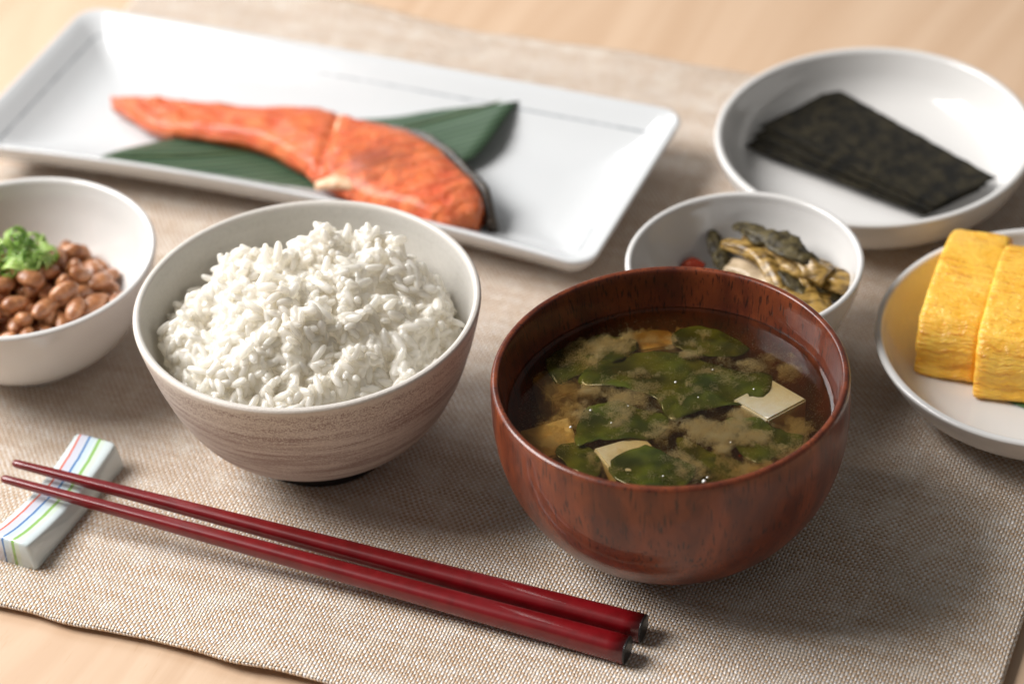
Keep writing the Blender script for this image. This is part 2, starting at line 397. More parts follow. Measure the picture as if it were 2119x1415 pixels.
M['red'] = mat_simple('red_lacquer', (.125, .002, .004), (.165, .003, .006), 1.5, .34, .3, .03, .0005, coat=.7, coat_r=.10)
M['black'] = mat_simple('black_lacquer', (.008, .008, .009), (.014, .014, .015), 3, .35)

# ------------------------------------------------------------------ table and placemat
MAT_A = math.radians(-23.3)
EX, EY = np.array([math.cos(MAT_A), math.sin(MAT_A)]), np.array([-math.sin(MAT_A), math.cos(MAT_A)])
t = part('table', [(-160, -20, 0), (160, -20, 0), (160, 300, 0), (-160, 300, 0)], [(0, 1, 2, 3)], M['table'], loc=(0, 0, -.35), smooth=False)
tag(t, 'light maple table top with soft pinkish grain', 'table', kind='structure')

MX0, MX1, MY0, MY1 = -57.0, -11.95, 58.05, 95.5
mc = EX * (MX0 + MX1) / 2 + EY * (MY0 + MY1) / 2; mhx, mhy = (MX1 - MX0) / 2, (MY1 - MY0) / 2
def mat_z(X, Y):
    """height of the cloth top above its root, local placemat coordinates"""
    e = np.clip((np.abs(Y) - (mhy - 2.2)) / 2.2, 0, 1); er = np.clip((np.abs(X) - (mhx - 2.0)) / 2.0, 0, 1)
    q = np.stack([X * .11, Y * .11, X * 0 + 3], -1)
    w = fbm(np.stack([X * .22, np.sign(Y) * 3 + Y * .05, X * 0 + 9], -1), 2)
    back = np.clip((Y - 12) / 6, 0, 1)
    return e * e * (.06 + .30 * np.clip(w - .42, 0, 1) * (1 + 1.2 * back)) + er * er * .06 + .10 * np.clip(fbm(np.stack([X * .16, Y * .3, X * 0 + 21], -1), 2) - .45, 0, 1) * np.clip((-Y - 9) / 4, 0, 1) + back * .35 * np.clip(fbm(q * 2.2, 2) - .45, 0, 1)
nx, ny = 240, 200
gx = np.linspace(-mhx, mhx, nx); gy = np.linspace(-mhy, mhy, ny); X, Y = np.meshgrid(gx, gy)
wx = (fbm(np.stack([Y * .18, X * 0, X * 0 + 2], -1), 2) - .5); wy = (fbm(np.stack([X * .16, np.sign(Y) * 5, X * 0 + 4], -1), 3) - .5)
Xd = X + wx * .35 * (np.abs(X) / mhx) ** 4; Yd = Y + wy * .9 * (np.abs(Y) / mhy) ** 6
Zt = mat_z(X, Y); rim = ((np.abs(X) >= mhx - 1e-6) | (np.abs(Y) >= mhy - 1e-6))
Vt = np.stack([Xd, Yd, np.where(rim, Zt - .06, Zt)], -1).reshape(-1, 3); Vb = np.stack([Xd, Yd, Zt - .16], -1).reshape(-1, 3)
nv = nx * ny; F = []
for j in range(ny - 1):
    for i in range(nx - 1):
        a = j * nx + i; F.append((a, a + 1, a + nx + 1, a + nx)); F.append((nv + a, nv + a + nx, nv + a + nx + 1, nv + a + 1))
loop = [i for i in range(nx)] + [j * nx + nx - 1 for j in range(1, ny)] + [(ny - 1) * nx + i for i in range(nx - 2, -1, -1)] + [j * nx for j in range(ny - 2, 0, -1)]
for k in range(len(loop)):
    a, b = loop[k], loop[(k + 1) % len(loop)]; F.append((a, nv + a, nv + b, b))
pm = part('placemat', np.concatenate([Vt, Vb]), F, M['mat'], loc=(*mc, 0), rot=(0, 0, MAT_A), recalc=False)
tag(pm, 'beige woven placemat with shiny threads lying under all the dishes', 'placemat')

# ------------------------------------------------------------------ bowls and plates
def smooth_profile(pts, n=6): return catmull(pts, n)
def bowl(name, label, cat, loc, outer, inner, mats, foot=None, seg=144, n=6, group=None, bodyname='bowl_body'):
    """outer: foot to rim, inner: rim to centre"""
    root = thing(name, label, cat, loc, group=group)
    po, pi_ = smooth_profile(outer, n), smooth_profile(inner, n)
    prof = np.concatenate([po, pi_[1:] if np.allclose(po[-1], pi_[0]) else pi_]); prof[:, 0] = np.maximum(prof[:, 0], .02)
    V, Fc, fi = lathe(prof, seg)
    fm = [0 if i < len(po) - 1 else (1 if len(mats) > 1 else 0) for i in fi]
    part(bodyname, V, Fc, list(mats), root, fm)
    if foot:
        pts, fmat = foot; V, Fc, fi = lathe(np.array(pts), 96, False, False); part('foot_ring', V, Fc, fmat, root)
    return root

# rice bowl
RB = np.array([-6.78, 77.92, 0.]); RR = 5.89
bowl('rice_bowl', 'brown and beige brush-glazed ceramic bowl filled with white rice', 'bowl', RB,
     [(2.30, .66), (2.72, .78), (3.50, 1.22), (4.35, 2.0), (4.98, 3.1), (5.42, 4.3), (5.70, 5.3), (5.86, 6.0), (5.84, 6.17), (5.74, 6.22)],
     [(5.74, 6.22), (5.62, 6.15), (5.52, 5.8), (5.34, 5.0), (5.05, 4.1), (4.6, 3.1), (3.9, 2.1), (2.9, 1.35), (1.5, 1.0), (.02, .95)],
     [M['rb_out'], M['rb_in']], ([(2.05, .95), (2.50, .74), (2.52, .60), (2.46, .06), (2.40, 0), (2.0, 0), (1.95, .1), (1.95, .9)], M['rb_foot']))

# soup bowl
SB = np.array([4.96, 72.24, 0.])
bowl('soup_bowl', 'round reddish brown lacquered wooden bowl holding miso soup', 'bowl', SB,
     [(2.5, .38), (2.95, .42), (3.75, .85), (4.6, 1.7), (5.25, 2.75), (5.62, 3.9), (5.76, 5.0), (5.77, 5.9), (5.75, 6.45), (5.68, 6.58), (5.60, 6.60)],
     [(5.60, 6.60), (5.50, 6.55), (5.44, 6.3), (5.38, 5.8), (5.28, 5.1), (5.05, 4.2), (4.55, 3.1), (3.75, 2.1), (2.6, 1.4), (1.2, 1.1), (.02, 1.05)],
     [M['lacquer']], ([(2.3, .6), (2.74, .48), (2.76, .4), (2.70, .05), (2.64, 0), (2.35, 0), (2.3, .1), (2.3, .55)], M['lacquer']))

# natto bowl
zN = 4.4; NB = np.array([-17.34, 84.20, 0.]); NR = 4.90
NIN = [(4.78, 4.42), (4.66, 4.35), (4.56, 4.0), (4.3, 3.1), (3.85, 2.2), (3.1, 1.35), (2.1, .85), (1.0, .65), (.02, .6)]
bowl('natto_bowl', 'white porcelain bowl of brown natto beans cut by the left edge', 'bowl', NB,
     [(1.95, 0), (2.05, .05), (2.15, .3), (2.9, .75), (3.7, 1.5), (4.35, 2.5), (4.72, 3.5), (4.88, 4.2), (4.88, 4.36), (4.78, 4.42)], NIN, [M['white']])

# pickle bowl
PB = np.array([8.29, 81.16, 0.]); zP = 4.2
bowl('pickle_bowl', 'small white porcelain bowl of pickled greens behind the soup bowl', 'bowl', PB,
     [(1.75, 0), (1.85, .05), (1.9, .35), (2.45, .8), (3.1, 1.55), (3.65, 2.5), (4.0, 3.4), (4.15, 4.05), (4.15, 4.17), (4.06, 4.22)],
     [(4.06, 4.22), (3.94, 4.15), (3.86, 3.8), (3.6, 3.0), (3.15, 2.1), (2.5, 1.35), (1.6, .85), (.7, .7), (.02, .68)], [M['white']])

# nori plate
NP = np.array([14.22, 90.73, 0.])
bowl('seaweed_plate', 'round white plate with raised rim holding dark seaweed sheets', 'plate', NP,
     [(3.55, 0), (3.65, .04), (3.75, .3), (4.6, .6), (5.4, 1.15), (5.85, 1.9), (6.02, 2.45), (6.0, 2.6), (5.88, 2.64)],
     [(5.88, 2.64), (5.74, 2.56), (5.6, 2.2), (5.3, 1.5), (4.8, .98), (4.1, .78), (2.5, .7), (.02, .7)], [M['white']])

# omelette plate
EP = np.array([18.67, 78.14, 0.])
bowl('omelette_plate', 'round white plate with yellow omelette slices cut by the right edge', 'plate', EP,
     [(3.45, 0), (3.55, .04), (3.65, .3), (4.6, .55), (5.5, 1.15), (5.95, 1.85), (6.15, 2.28), (6.13, 2.41), (6.02, 2.45)],
     [(6.02, 2.45), (5.88, 2.38), (5.7, 2.0), (5.3, 1.35), (4.7, .92), (3.9, .78), (2.0, .72), (.02, .72)], [M['white']])

# rectangular plate
PLA = math.radians(-24.6); plc = EX * -43.78 + EY * 84.15; HX, HY = 13.35, 5.35
PL = thing('rectangular_plate', 'long white rectangular plate under the grilled salmon', 'plate', (*plc, 0), PLA)
def rrect(inset, n_c=10, n_s=28):
    hx, hy, rc = HX - inset, HY - inset, max(1.0 - inset * .55, .35)
    pts = []
    for cx, cy_, a0 in ((hx - rc, hy - rc, 0), (-hx + rc, hy - rc, 90), (-hx + rc, -hy + rc, 180), (hx - rc, -hy + rc, 270)):
        for k in range(n_c + 1):
            a = math.radians(a0 + 90 * k / n_c); pts.append((cx + rc * math.cos(a), cy_ + rc * math.sin(a)))
    P = np.array(pts); out = []
    for k in range(4):                              # subdivide the straight sides
        c = P[k * (n_c + 1):(k + 1) * (n_c + 1)]; d = P[((k + 1) % 4) * (n_c + 1)]
        out.append(c); out.append(np.array([c[-1] + (d - c[-1]) * q / n_s for q in range(1, n_s)]))
    P = np.concatenate(out)
    bow = np.where(P[:, 1] < 0, 1.0, .12) * (1 - (P[:, 0] / HX) ** 2) * np.clip(np.abs(P[:, 1]) / HY, 0, 1)
    P[:, 1] += bow
    return P
rings = [(2.6, .0), (2.5, .02), (2.35, .35), (1.5, .5), (.75, .95), (.22, 1.6), (.02, 1.95), (.03, 2.02), (.09, 2.07), (.18, 2.05), (.55, 1.82), (1.04, 1.50), (1.08, 1.475), (1.12, 1.45), (1.6, 1.16), (2.2, .88), (2.9, .74), (3.8, .70)]
V = []; 
for ins, z in rings: V.append(np.c_[rrect(ins), np.full(len(rrect(ins)), z)])
n = len(V[0]); F = []; fm = []
for i in range(len(rings) - 1):
    for k in range(n):
        F.append((i * n + k, i * n + (k + 1) % n, (i + 1) * n + (k + 1) % n, (i + 1) * n + k)); fm.append(1 if i in (11, 12) else 0)
V = np.concatenate(V); e = (len(rings) - 1) * n
V = np.concatenate([V, [[0, .3, .69], [0, 0, .0]]])
for k in range(n):
    F.append((len(V) - 2, e + k, e + (k + 1) % n)); fm.append(0); F.append((len(V) - 1, (k + 1) % n, k)); fm.append(0)
part('plate_body', V, F, [M['blue_white'], M['line']], PL, fm)

def to_local(p, org, ang=0.):
    q = np.asarray(p, float) - np.array([org[0], org[1], 0]); c, s = math.cos(-ang), math.sin(-ang)
    return np.array([q[0] * c - q[1] * s, q[0] * s + q[1] * c, q[2]])

# ------------------------------------------------------------------ bamboo leaf and salmon
lf_a = at(205, 332, 1.55); lf_b = at(1098, 182, 1.95)
LA = math.atan2(lf_b[1] - lf_a[1], lf_b[0] - lf_a[0]); lc = (lf_a + lf_b) / 2
up_px = [(205, 332), (290, 305), (380, 286), (520, 262), (680, 250), (830, 240), (960, 212), (1098, 182)]
lo_px = [(205, 332), (330, 352), (470, 377), (560, 388), (650, 392), (780, 388), (890, 360), (985, 318), (1050, 240), (1098, 182)]
def leafz(px):
    f = abs((px - 640) / 450); return .84 + .85 * f ** 2.2
U = catmull([to_local(at(x, y, leafz(x)), lc, LA) for x, y in up_px], 6); L = catmull([to_local(at(x, y, leafz(x)), lc, LA) for x, y in lo_px], 6)
out = np.concatenate([L, U[::-1][1:-1]]); 
half = np.linalg.norm(lf_b - lf_a) / 2
bl = thing('bamboo_leaf', 'long dark green bamboo leaf lying under the salmon', 'leaf', (lc[0], lc[1], 0), LA)
V, F = sheet(out, lambda q: .84 + .95 * np.clip(np.abs(q[:, 0]) / half, 0, 1) ** 2.2 + .02 * np.sin(q[:, 1] * 5), .035, 10)
part('leaf_blade', V, F, M['bamboo'], bl)
V, F = tube(np.array([[x, -.06 * (1 - (x / half) ** 2), .875 + .95 * abs(x / half) ** 2.2] for x in np.linspace(-half * .97, half * .93, 40)]), np.full(40, .045), 6)
part('midrib', V, F, mat_simple('leaf_midrib', (.07, .10, .035), (.10, .13, .05), 3), bl)

so = at(640, 320, 1.5)
SA = math.radians(-20)
sal = thing('salmon_fillet', 'grilled orange salmon fillet with charred skin on the long plate', 'salmon', (so[0], so[1], 0), SA)
far = [(228, 203), (262, 196), (310, 193), (400, 203), (520, 213), (620, 211), (690, 217), (740, 233), (840, 255), (920, 300), (985, 370), (1004, 425)]
near = [(231, 212), (275, 237), (325, 264), (430, 274), (530, 290), (600, 322), (645, 352), (690, 376), (770, 408), (840, 428), (915, 450), (985, 455)]
zt = [1.45, 1.55, 1.62, 1.72, 1.85, 1.98, 2.05, 2.12, 2.3, 2.32, 2.2, 1.85]
fl = catmull([to_local(at(*p, z), so, SA) for p, z in zip(far, zt)], 5); nl = catmull([to_local(at(*p, z), so, SA) for p, z in zip(near, zt)], 5)
V, F = [], []; n_s = len(fl); sec = 22
for i in range(n_s):
    a, b = nl[i], fl[i]; th = max(.3, min(a[2], b[2]) - .88); w = b - a; f = i / (n_s - 1)
    for k in range(sec):
        q = k / sec
        if q < .62:                                # over the top from near to far, rounded shoulders
            s = q / .62; x = s; prof = 1 - (abs(2 * s - 1) ** 8) * .34
            p = a + w * x; p = p + np.array([0, 0, th * (prof - 1) + .26 * math.sin(math.pi * s) * min(1, th)])
        else:
            s = (q - .62) / .38; x = 1 - s; p = a + w * x; lift = .22 * math.sin(math.pi * s)
            p = np.array([p[0], p[1], .90 + lift + .05 * (1 - abs(2 * s - 1))])
        V.append(p)
V = np.array(V)
nz = fbm(V * 1.7 + 5, 4)[:, None] - .5; V[:, 2] += (nz[:, 0] * .30) * (V[:, 2] > 1.2); V[:, :2] += (fbm(V[:, :3] * 2.3 + 31, 3)[:, None] - .5) * .25
seam = np.repeat(np.arange(n_s), sec); cs = n_s * .565
V[:, 2] -= .22 * np.exp(-((seam - cs) / 1.0) ** 2) * (V[:, 2] > 1.3)
for i in range(n_s - 1):
    for k in range(sec): F.append((i * sec + k, i * sec + (k + 1) % sec, (i + 1) * sec + (k + 1) % sec, (i + 1) * sec + k))
F.append(tuple(range(sec))); F.append(tuple((n_s - 1) * sec + k for k in range(sec))[::-1])
part('flesh', V, F, M['salmon'], sal)
# skin: a strip along the far edge that wraps round the thick end
sk = fl[38:]; pts = []
for i in range(len(sk)):
    f = i / (len(sk) - 1); tv = sk[min(i + 1, len(sk) - 1)] - sk[max(i - 1, 0)]; tv /= np.linalg.norm(tv); o = np.array([-tv[1], tv[0], 0])
    pts.append(sk[i] + o * (.04 + .20 * f))
en = nl[-1]; pts.append((pts[-1] + en) / 2 + np.array([.38, -.1, 0])); 
P = catmull(np.array(pts)[::3] if len(pts) > 12 else pts, 4); V, F = [], []
for i, p in enumerate(P):
    wob_ = float(fbm(np.array([[i * .45, 2.2, 7.]]), 3)[0]) - .5; zt_ = max(1.1, p[2] - .16) + .45 * wob_; grow = .25 + 1.3 * i / len(P)
    for dx, z in ((-.12, zt_), (.10, zt_ - .06), (.16, (zt_ + .85) / 2), (.08, .88), (-.15, .90)):
        tv = P[min(i + 1, len(P) - 1)] - P[max(i - 1, 0)]; tv /= np.linalg.norm(tv); o = np.array([-tv[1], tv[0], 0]); q = p + o * (dx * grow + wob_ * .18); V.append([q[0], q[1], z])
for i in range(len(P) - 1):
    for k in range(5): F.append((i * 5 + k, i * 5 + (k + 1) % 5, (i + 1) * 5 + (k + 1) % 5, (i + 1) * 5 + k))
F.append((0, 1, 2, 3, 4)); F.append(tuple(len(V) - 5 + k for k in range(5)))
tag(part('skin', V, F, M['skin'], sal), 'charred dark skin along the thick end', None)
pa = [to_local(at(*p, z), so, SA) for p, z in (((655, 385), 1.75), ((690, 378), 1.95), ((725, 383), 2.0), ((750, 390), 1.9))]
V, F = tube(catmull(pa, 5), np.interp(np.linspace(0, 1, 16), [0, .4, 1], [.22, .34, .16]), 10, .7, noise=.35, nscale=3)
tag(part('bone', V, F, M['bone'], sal), 'pale bone end at the bend of the fillet', None)
pa = [to_local(at(*p, z), so, SA) for p, z in (((704, 240), 1.98), ((698, 270), 2.1), ((702, 320), 2.1), ((712, 360), 2.02))]
V, F = tube(catmull(pa, 6), np.full(19, .10), 8, .5, noise=.3, nscale=3)
part('fat_seam', V, F, M['pale_fat'], sal)

# ------------------------------------------------------------------ nori
def nori_sheet(corners, z0, dz, label, seed):
    Q = [at(x, y, z0 + h) for (x, y), h in corners]; c = sum(Q) / 4; d = Q[1] - Q[0]; ang = math.atan2(d[1], d[0])
    L_ = [to_local(q, c, ang) for q in Q]                  # back-left, back-right, front-right, front-left
    nu, nvv = 40, 18; V = []
    for s in (1, -1):
        for j in range(nvv):
            for i in range(nu):
                a, b = i / (nu - 1), j / (nvv - 1)
                p = (L_[0] * (1 - a) + L_[1] * a) * (1 - b) + (L_[3] * (1 - a) + L_[2] * a) * b
                w = fbm(np.array([[p[0] * .55 + seed, p[1] * .55, seed]]), 3)[0] - .5; jg = fbm(np.array([[p[0] * 3 + seed, p[1] * 3, 2.]]), 2)[0] - .5
                V.append([p[0] + jg * .10, p[1] + jg * .10, p[2] + w * .10 + s * .010])
    F = []; n_ = nu * nvv
    for j in range(nvv - 1):
        for i in range(nu - 1):
            a = j * nu + i; F.append((a, a + 1, a + nu + 1, a + nu)); F.append((n_ + a, n_ + a + nu, n_ + a + nu + 1, n_ + a + 1))
    lp = [i for i in range(nu)] + [j * nu + nu - 1 for j in range(1, nvv)] + [(nvv - 1) * nu + i for i in range(nu - 2, -1, -1)] + [j * nu for j in range(nvv - 2, 0, -1)]
    for k in range(len(lp)):
        a, b = lp[k], lp[(k + 1) % len(lp)]; F.append((a, n_ + a, n_ + b, b))
    o = part('seaweed_sheet', V, F, M['nori'], None, loc=(c[0], c[1], 0), rot=(0, 0, ang))
    return tag(o, label, 'seaweed', 'seaweed sheets on the round plate')
nori_sheet((((1728, 182), .10), ((2062, 368), .45), ((1935, 428), .20), ((1572, 262), .25)), 1.12, 0, 'topmost dark seaweed sheet of the stack on the round plate', 1.)
nori_sheet((((1710, 200), .1), ((2045, 383), .40), ((1925, 438), .20), ((1556, 281), .28)), 1.02, 0, 'middle dark seaweed sheet showing below the topmost one', 5.)
nori_sheet((((1695, 215), .0), ((2030, 392), .35), ((1913, 447), .16), ((1541, 302), .30)), 0.92, 0, 'lowest dark seaweed sheet resting on the white plate', 9.)

# ------------------------------------------------------------------ rolled omelette
def omelette(front_left, wdt, dep, hgt, z0, ang, label, seed, lean=0.):
    """front_left: plan point of the lower near left corner; profile in the depth/height plane"""
    root_loc = (front_left[0], front_left[1], 0)
    prof = catmull([(0, 0), (-.12, hgt * .25), (-.08, hgt * .55), (.22, hgt * .82), (.8, hgt * .97), (dep * .5, hgt * 1.07), (dep * .85, hgt * 1.02), (dep, hgt * .85), (dep + .08, hgt * .4), (dep - .05, 0), (dep * .5, -.02)], 7, True)
    us = np.concatenate([[0.02, .0, .03], np.linspace(.10, .90, 12), [.97, 1., .98]]); sh = np.concatenate([[.90, .955, .99], np.ones(12), [.99, .955, .90]])
    cen = prof.mean(0); V = []
    for u, s in zip(us, sh):
        for p in prof:
            q = cen + (p - cen) * s; V.append([u * wdt + lean * q[1], q[0], max(q[1], 0) + z0])
    V = np.array(V); nn = len(prof)
    V += (fbm(V * np.array([.8, 2.0, 2.0]) + seed, 4)[:, None] - .5) * np.array([.10, .22, .22])
    F = []
    for i in range(len(us) - 1):
        for k in range(nn): F.append((i * nn + k, i * nn + (k + 1) % nn, (i + 1) * nn + (k + 1) % nn, (i + 1) * nn + k))
    F.append(tuple(range(nn))); F.append(tuple((len(us) - 1) * nn + k for k in range(nn)))
    o = part('omelette_slice', V, F, M['egg'], None, loc=root_loc, rot=(0, 0, ang))
    return tag(o, label, 'omelette', 'rolled omelette slices on the right plate')
omelette(at(1893, 768, .8), 2.15, 5.9, 2.35, .78, math.radians(-22), 'yellow rolled omelette slice farther left, fully in view', 3.)
omelette(at(2013, 815, .8), 2.6, 6.0, 2.45, .80, math.radians(-20), 'yellow rolled omelette slice in front, cut by the right edge', 13.)
lp = [at(x, y, .9) for x, y in ((2085, 815), (2120, 838), (2200, 850), (2260, 800), (2200, 740), (2110, 760))]; lcn = sum(lp) / 6
V, F = sheet(catmull([to_local(q, lcn) for q in lp], 5, True), lambda q: .80 + 0 * q[:, 0], .03, 4)
o = part('shiso_leaf', V, F, mat_leaf('shiso_green', (.03, .09, .015), (.06, .16, .03), 2), None, loc=(lcn[0], lcn[1], 0)); tag(o, 'bit of green leaf under the front omelette slice', 'leaf')

# ------------------------------------------------------------------ pickles
def stalk(name, px, rad, flat, mat, label, seed, noise=.25, cat='pickle'):
    P0 = np.array([at(x, y, z) for x, y, z in px]); c = P0.mean(0); P0 = P0 - np.array([c[0], c[1], 0])
    path = catmull(P0, 6); r = np.interp(np.linspace(0, 1, len(path)), np.linspace(0, 1, len(rad)), rad)
    V, F = tube(path, r, 24, flat, ridge=.13, noise=noise * 1.3, nscale=2.6, seed=seed)
    o = part(name, V, F, mat, None, loc=(c[0], c[1], 0)); return tag(o, label, cat, 'pickled greens in the small bowl')
stalk('pickled_stalk', [(1498, 505, 2.9), (1545, 515, 3.1), (1592, 545, 3.1), (1612, 590, 2.8), (1630, 640, 2.2)], [.22, .32, .36, .34, .25], .7, M['stalk'], 'curved yellow brown pickled stalk in the middle of the pile', 1.)
stalk('pickled_stalk', [(1604, 520, 3.2), (1640, 538, 3.3), (1680, 556, 3.3), (1712, 575, 3.2)], [.32, .48, .50, .44], .8, M['stalk'], 'short yellow pickled stalk under the dark leaf', 8.)
stalk('pickled_stalk', [(1612, 580, 2.6), (1650, 610, 2.7), (1692, 640, 2.6), (1720, 655, 2.4)], [.3, .55, .7, .5], .45, M['stalk'], 'broad flat pickled stalk base nearest the soup bowl', 15.)
stalk('pickled_stalk', [(1705, 570, 2.9), (1735, 582, 3.0), (1762, 592, 2.95)], [.40, .50, .36], .7, M['stalk'], 'small pickled stalk end against the right wall of the bowl', 22.)
stalk('pickled_stalk', [(1500, 548, 2.4), (1545, 560, 2.5), (1590, 585, 2.4), (1630, 625, 2.2)], [.35, .55, .6, .5], .5, M['pale_stalk'], 'pale pinkish pickled stalk below the curved one', 29.)
stalk('pickled_leaf', [(1520, 466, 3.3), (1560, 478, 3.5), (1610, 500, 3.65), (1650, 522, 3.7), (1690, 545, 3.6)], [.16, .42, .50, .46, .16], .42, M['pickleaf'], 'long dark pickled leaf lying across the top of the pile', 36., .45)
stalk('pickled_leaf', [(1474, 478, 3.0), (1480, 510, 2.8), (1500, 545, 2.5), (1520, 575, 2.2)], [.12, .32, .38, .2], .5, M['pickleaf'], 'dark crumpled pickled leaf at the left of the pile', 43., .45)
stalk('pickled_stalk', [(1470, 575, 2.0), (1530, 600, 2.1), (1600, 640, 2.1), (1660, 670, 2.0)], [.4, .7, .8, .6], .5, M['stalk'], 'lowest brown pickled stalk half hidden by the soup bowl', 57.)
stalk('pickled_leaf', [(1590, 545, 2.6), (1640, 575, 2.7), (1690, 600, 2.6), (1740, 610, 2.4)], [.3, .5, .5, .3], .6, M['pickleaf'], 'dark pickled leaf tucked between the yellow stalks', 64., .4)
stalk('pickled_stalk', [(1540, 492, 3.1), (1590, 512, 3.35), (1640, 545, 3.3), (1672, 590, 2.9), (1690, 625, 2.6)], [.12, .20, .22, .22, .14], .7, M['stalk'], 'thin pickled stalk winding down the front of the pile', 71., .3)
stalk('pickled_leaf', [(1560, 530, 2.9), (1610, 560, 3.05), (1655, 600, 2.9), (1690, 640, 2.6)], [.12, .24, .26, .14], .5, M['pickleaf'], 'narrow dark pickled leaf beside the thin winding stalk', 78., .45)
stalk('chili_slice', [(1410, 556, 2.2), (1432, 545, 2.4), (1458, 552, 2.3)], [.16, .26, .16], .7, M['chili'], 'bit of red chili at the left of the pickles', 50., .2, 'chili')
V, F, _ = lathe(np.array([(.02, .72), (1.2, .8), (2.2, 1.45), (2.62, 1.62), (1.5, 1.6), (.02, 1.6)]), 64)
tag(part('soy_liquid', V, F, M['soy'], None, loc=PB), 'dark pickling liquid pooled under the pickled greens', 'sauce')

# ------------------------------------------------------------------ rice
def rice_h(x, y):
    """top of the heap above the table, local bowl coordinates"""
    r = np.sqrt((x - .15) ** 2 + (y + .1) ** 2); R_ = 4.85
    base = 4.25 + 2.35 * np.clip(1 - (r / R_) ** 2, 0, 1) ** .75
    pk = 0.85 * np.exp(-((x - .45) ** 2 + (y - 1.9) ** 2) / 1.6) + 1.15 * np.exp(-((x - 2.9) ** 2 + (y - 1.8) ** 2) / 1.0) + .5 * np.exp(-((x + 2.2) ** 2 + (y - 1.9) ** 2) / 1.4) \
        + .35 * np.exp(-((x - 1.4) ** 2 + (y - .3) ** 2) / 1.0) + .45 * np.exp(-((x + .8) ** 2 + (y + .4) ** 2) / 1.2) + .45 * np.exp(-((x - 3.6) ** 2 + (y - .2) ** 2) / .6) \
        + .25 * np.exp(-((x - 1.6) ** 2 + (y + 2.9) ** 2) / .5)
    P = np.stack([x * .85, y * .85, 0 * x + 3.3], -1)
    cl = fbm(P, 2) - .5; cl2 = 1 - np.abs(2 * vnoise(np.stack([x * 1.15 + 9, y * 1.15, 0 * x + 1], -1)) - 1)
    return base + pk + 1.6 * cl + .95 * (cl2 - .5)
rice_root = thing('rice', 'heaped white steamed rice in the brush-glazed bowl', 'rice', RB)
def inner_r(z): return np.interp(z, [1, 2.1, 3.1, 4.1, 5.0, 5.8, 6.2], [1.5, 3.9, 4.6, 5.05, 5.34, 5.52, 5.6])
# core mass
nr, na = 34, 96; V = [[0, 0, rice_h(np.array(0.), np.array(0.)) - .3]]
for i in range(1, nr + 1):
    for k in range(na):
        a = 2 * math.pi * k / na; r = 4.85 * i / nr; V.append([r * math.cos(a), r * math.sin(a), float(rice_h(np.array(r * math.cos(a)), np.array(r * math.sin(a)))) - .13])
F = [(0, 1 + k, 1 + (k + 1) % na) for k in range(na)]
for i in range(nr - 1):
    for k in range(na): F.append((1 + i * na + k, 1 + (i + 1) * na + k, 1 + (i + 1) * na + (k + 1) % na, 1 + i * na + (k + 1) % na))
b0 = len(V)
for k in range(na): a = 2 * math.pi * k / na; V.append([4.3 * math.cos(a), 4.3 * math.sin(a), 3.2])
for k in range(na): F.append((1 + (nr - 1) * na + k, b0 + k, b0 + (k + 1) % na, 1 + (nr - 1) * na + (k + 1) % na))
F.append(tuple(b0 + k for k in range(na))[::-1]); core = (np.array(V), list(F))
# grains
def grain_mesh(seed, nu=8, nl=6):
    g = np.random.default_rng(seed); L_, w, h = .345 * g.uniform(.8, 1.15), .150 * g.uniform(.88, 1.12), .132 * g.uniform(.9, 1.12); bend = g.uniform(-.05, .07); V = []
    for i in range(nl + 1):
        t_ = -math.cos(math.pi * i / nl); s = math.sin(math.pi * i / nl) ** .75 if 0 < i < nl else 0.
        if s == 0: V.append([[t_ * L_, bend * (1 - t_ * t_), 0]]); continue
        V.append([[t_ * L_, bend * (1 - t_ * t_) + s * w * math.cos(a), s * h * math.sin(a)] for a in np.arange(nu) * 2 * math.pi / nu])
    F = []; off = [0]; 
    for r in V: off.append(off[-1] + len(r))
    for k in range(nu):
        k2 = (k + 1) % nu; F.append((0, off[1] + k2, off[1] + k)); F.append((off[nl], off[nl - 1] + k, off[nl - 1] + k2))
        for i in range(1, nl - 1): F.append((off[i] + k, off[i] + k2, off[i + 1] + k2, off[i + 1] + k))
    V = np.array([p for r in V for p in r]); V += (fbm(V * 9 + seed, 2)[:, None] - .5) * .03
    return V, F
GM = [grain_mesh(100 + i) for i in range(12)]
g_mesh = [make_mesh('rice_grain', V, F, M['rice']) for V, F in GM]
for me in g_mesh: fix_normals(me)
placed = []
for layer, (dz, sp) in enumerate(((-.03, .22), (-.18, .25), (.10, .44), (.24, .85))):
    cand = rng.uniform(-5.1, 5.1, (30000, 2)); grid = {}
    for x, y in cand:
        r = math.hypot(x, y)
        if r > 4.98: continue
        gi, gj = int(math.floor(x / sp)), int(math.floor(y / sp))
        if any((x - q[0]) ** 2 + (y - q[1]) ** 2 < sp * sp for a in (-1, 0, 1) for b in (-1, 0, 1) for q in grid.get((gi + a, gj + b), ())): continue
        grid.setdefault((gi, gj), []).append((x, y))
        placed.append((x, y, dz, layer))
PX = np.array([p[0] for p in placed]); PY = np.array([p[1] for p in placed]); H0 = rice_h(PX, PY)
DX = (rice_h(PX + .15, PY) - rice_h(PX - .15, PY)) / .3; DY = (rice_h(PX, PY + .15) - rice_h(PX, PY - .15)) / .3
items = []
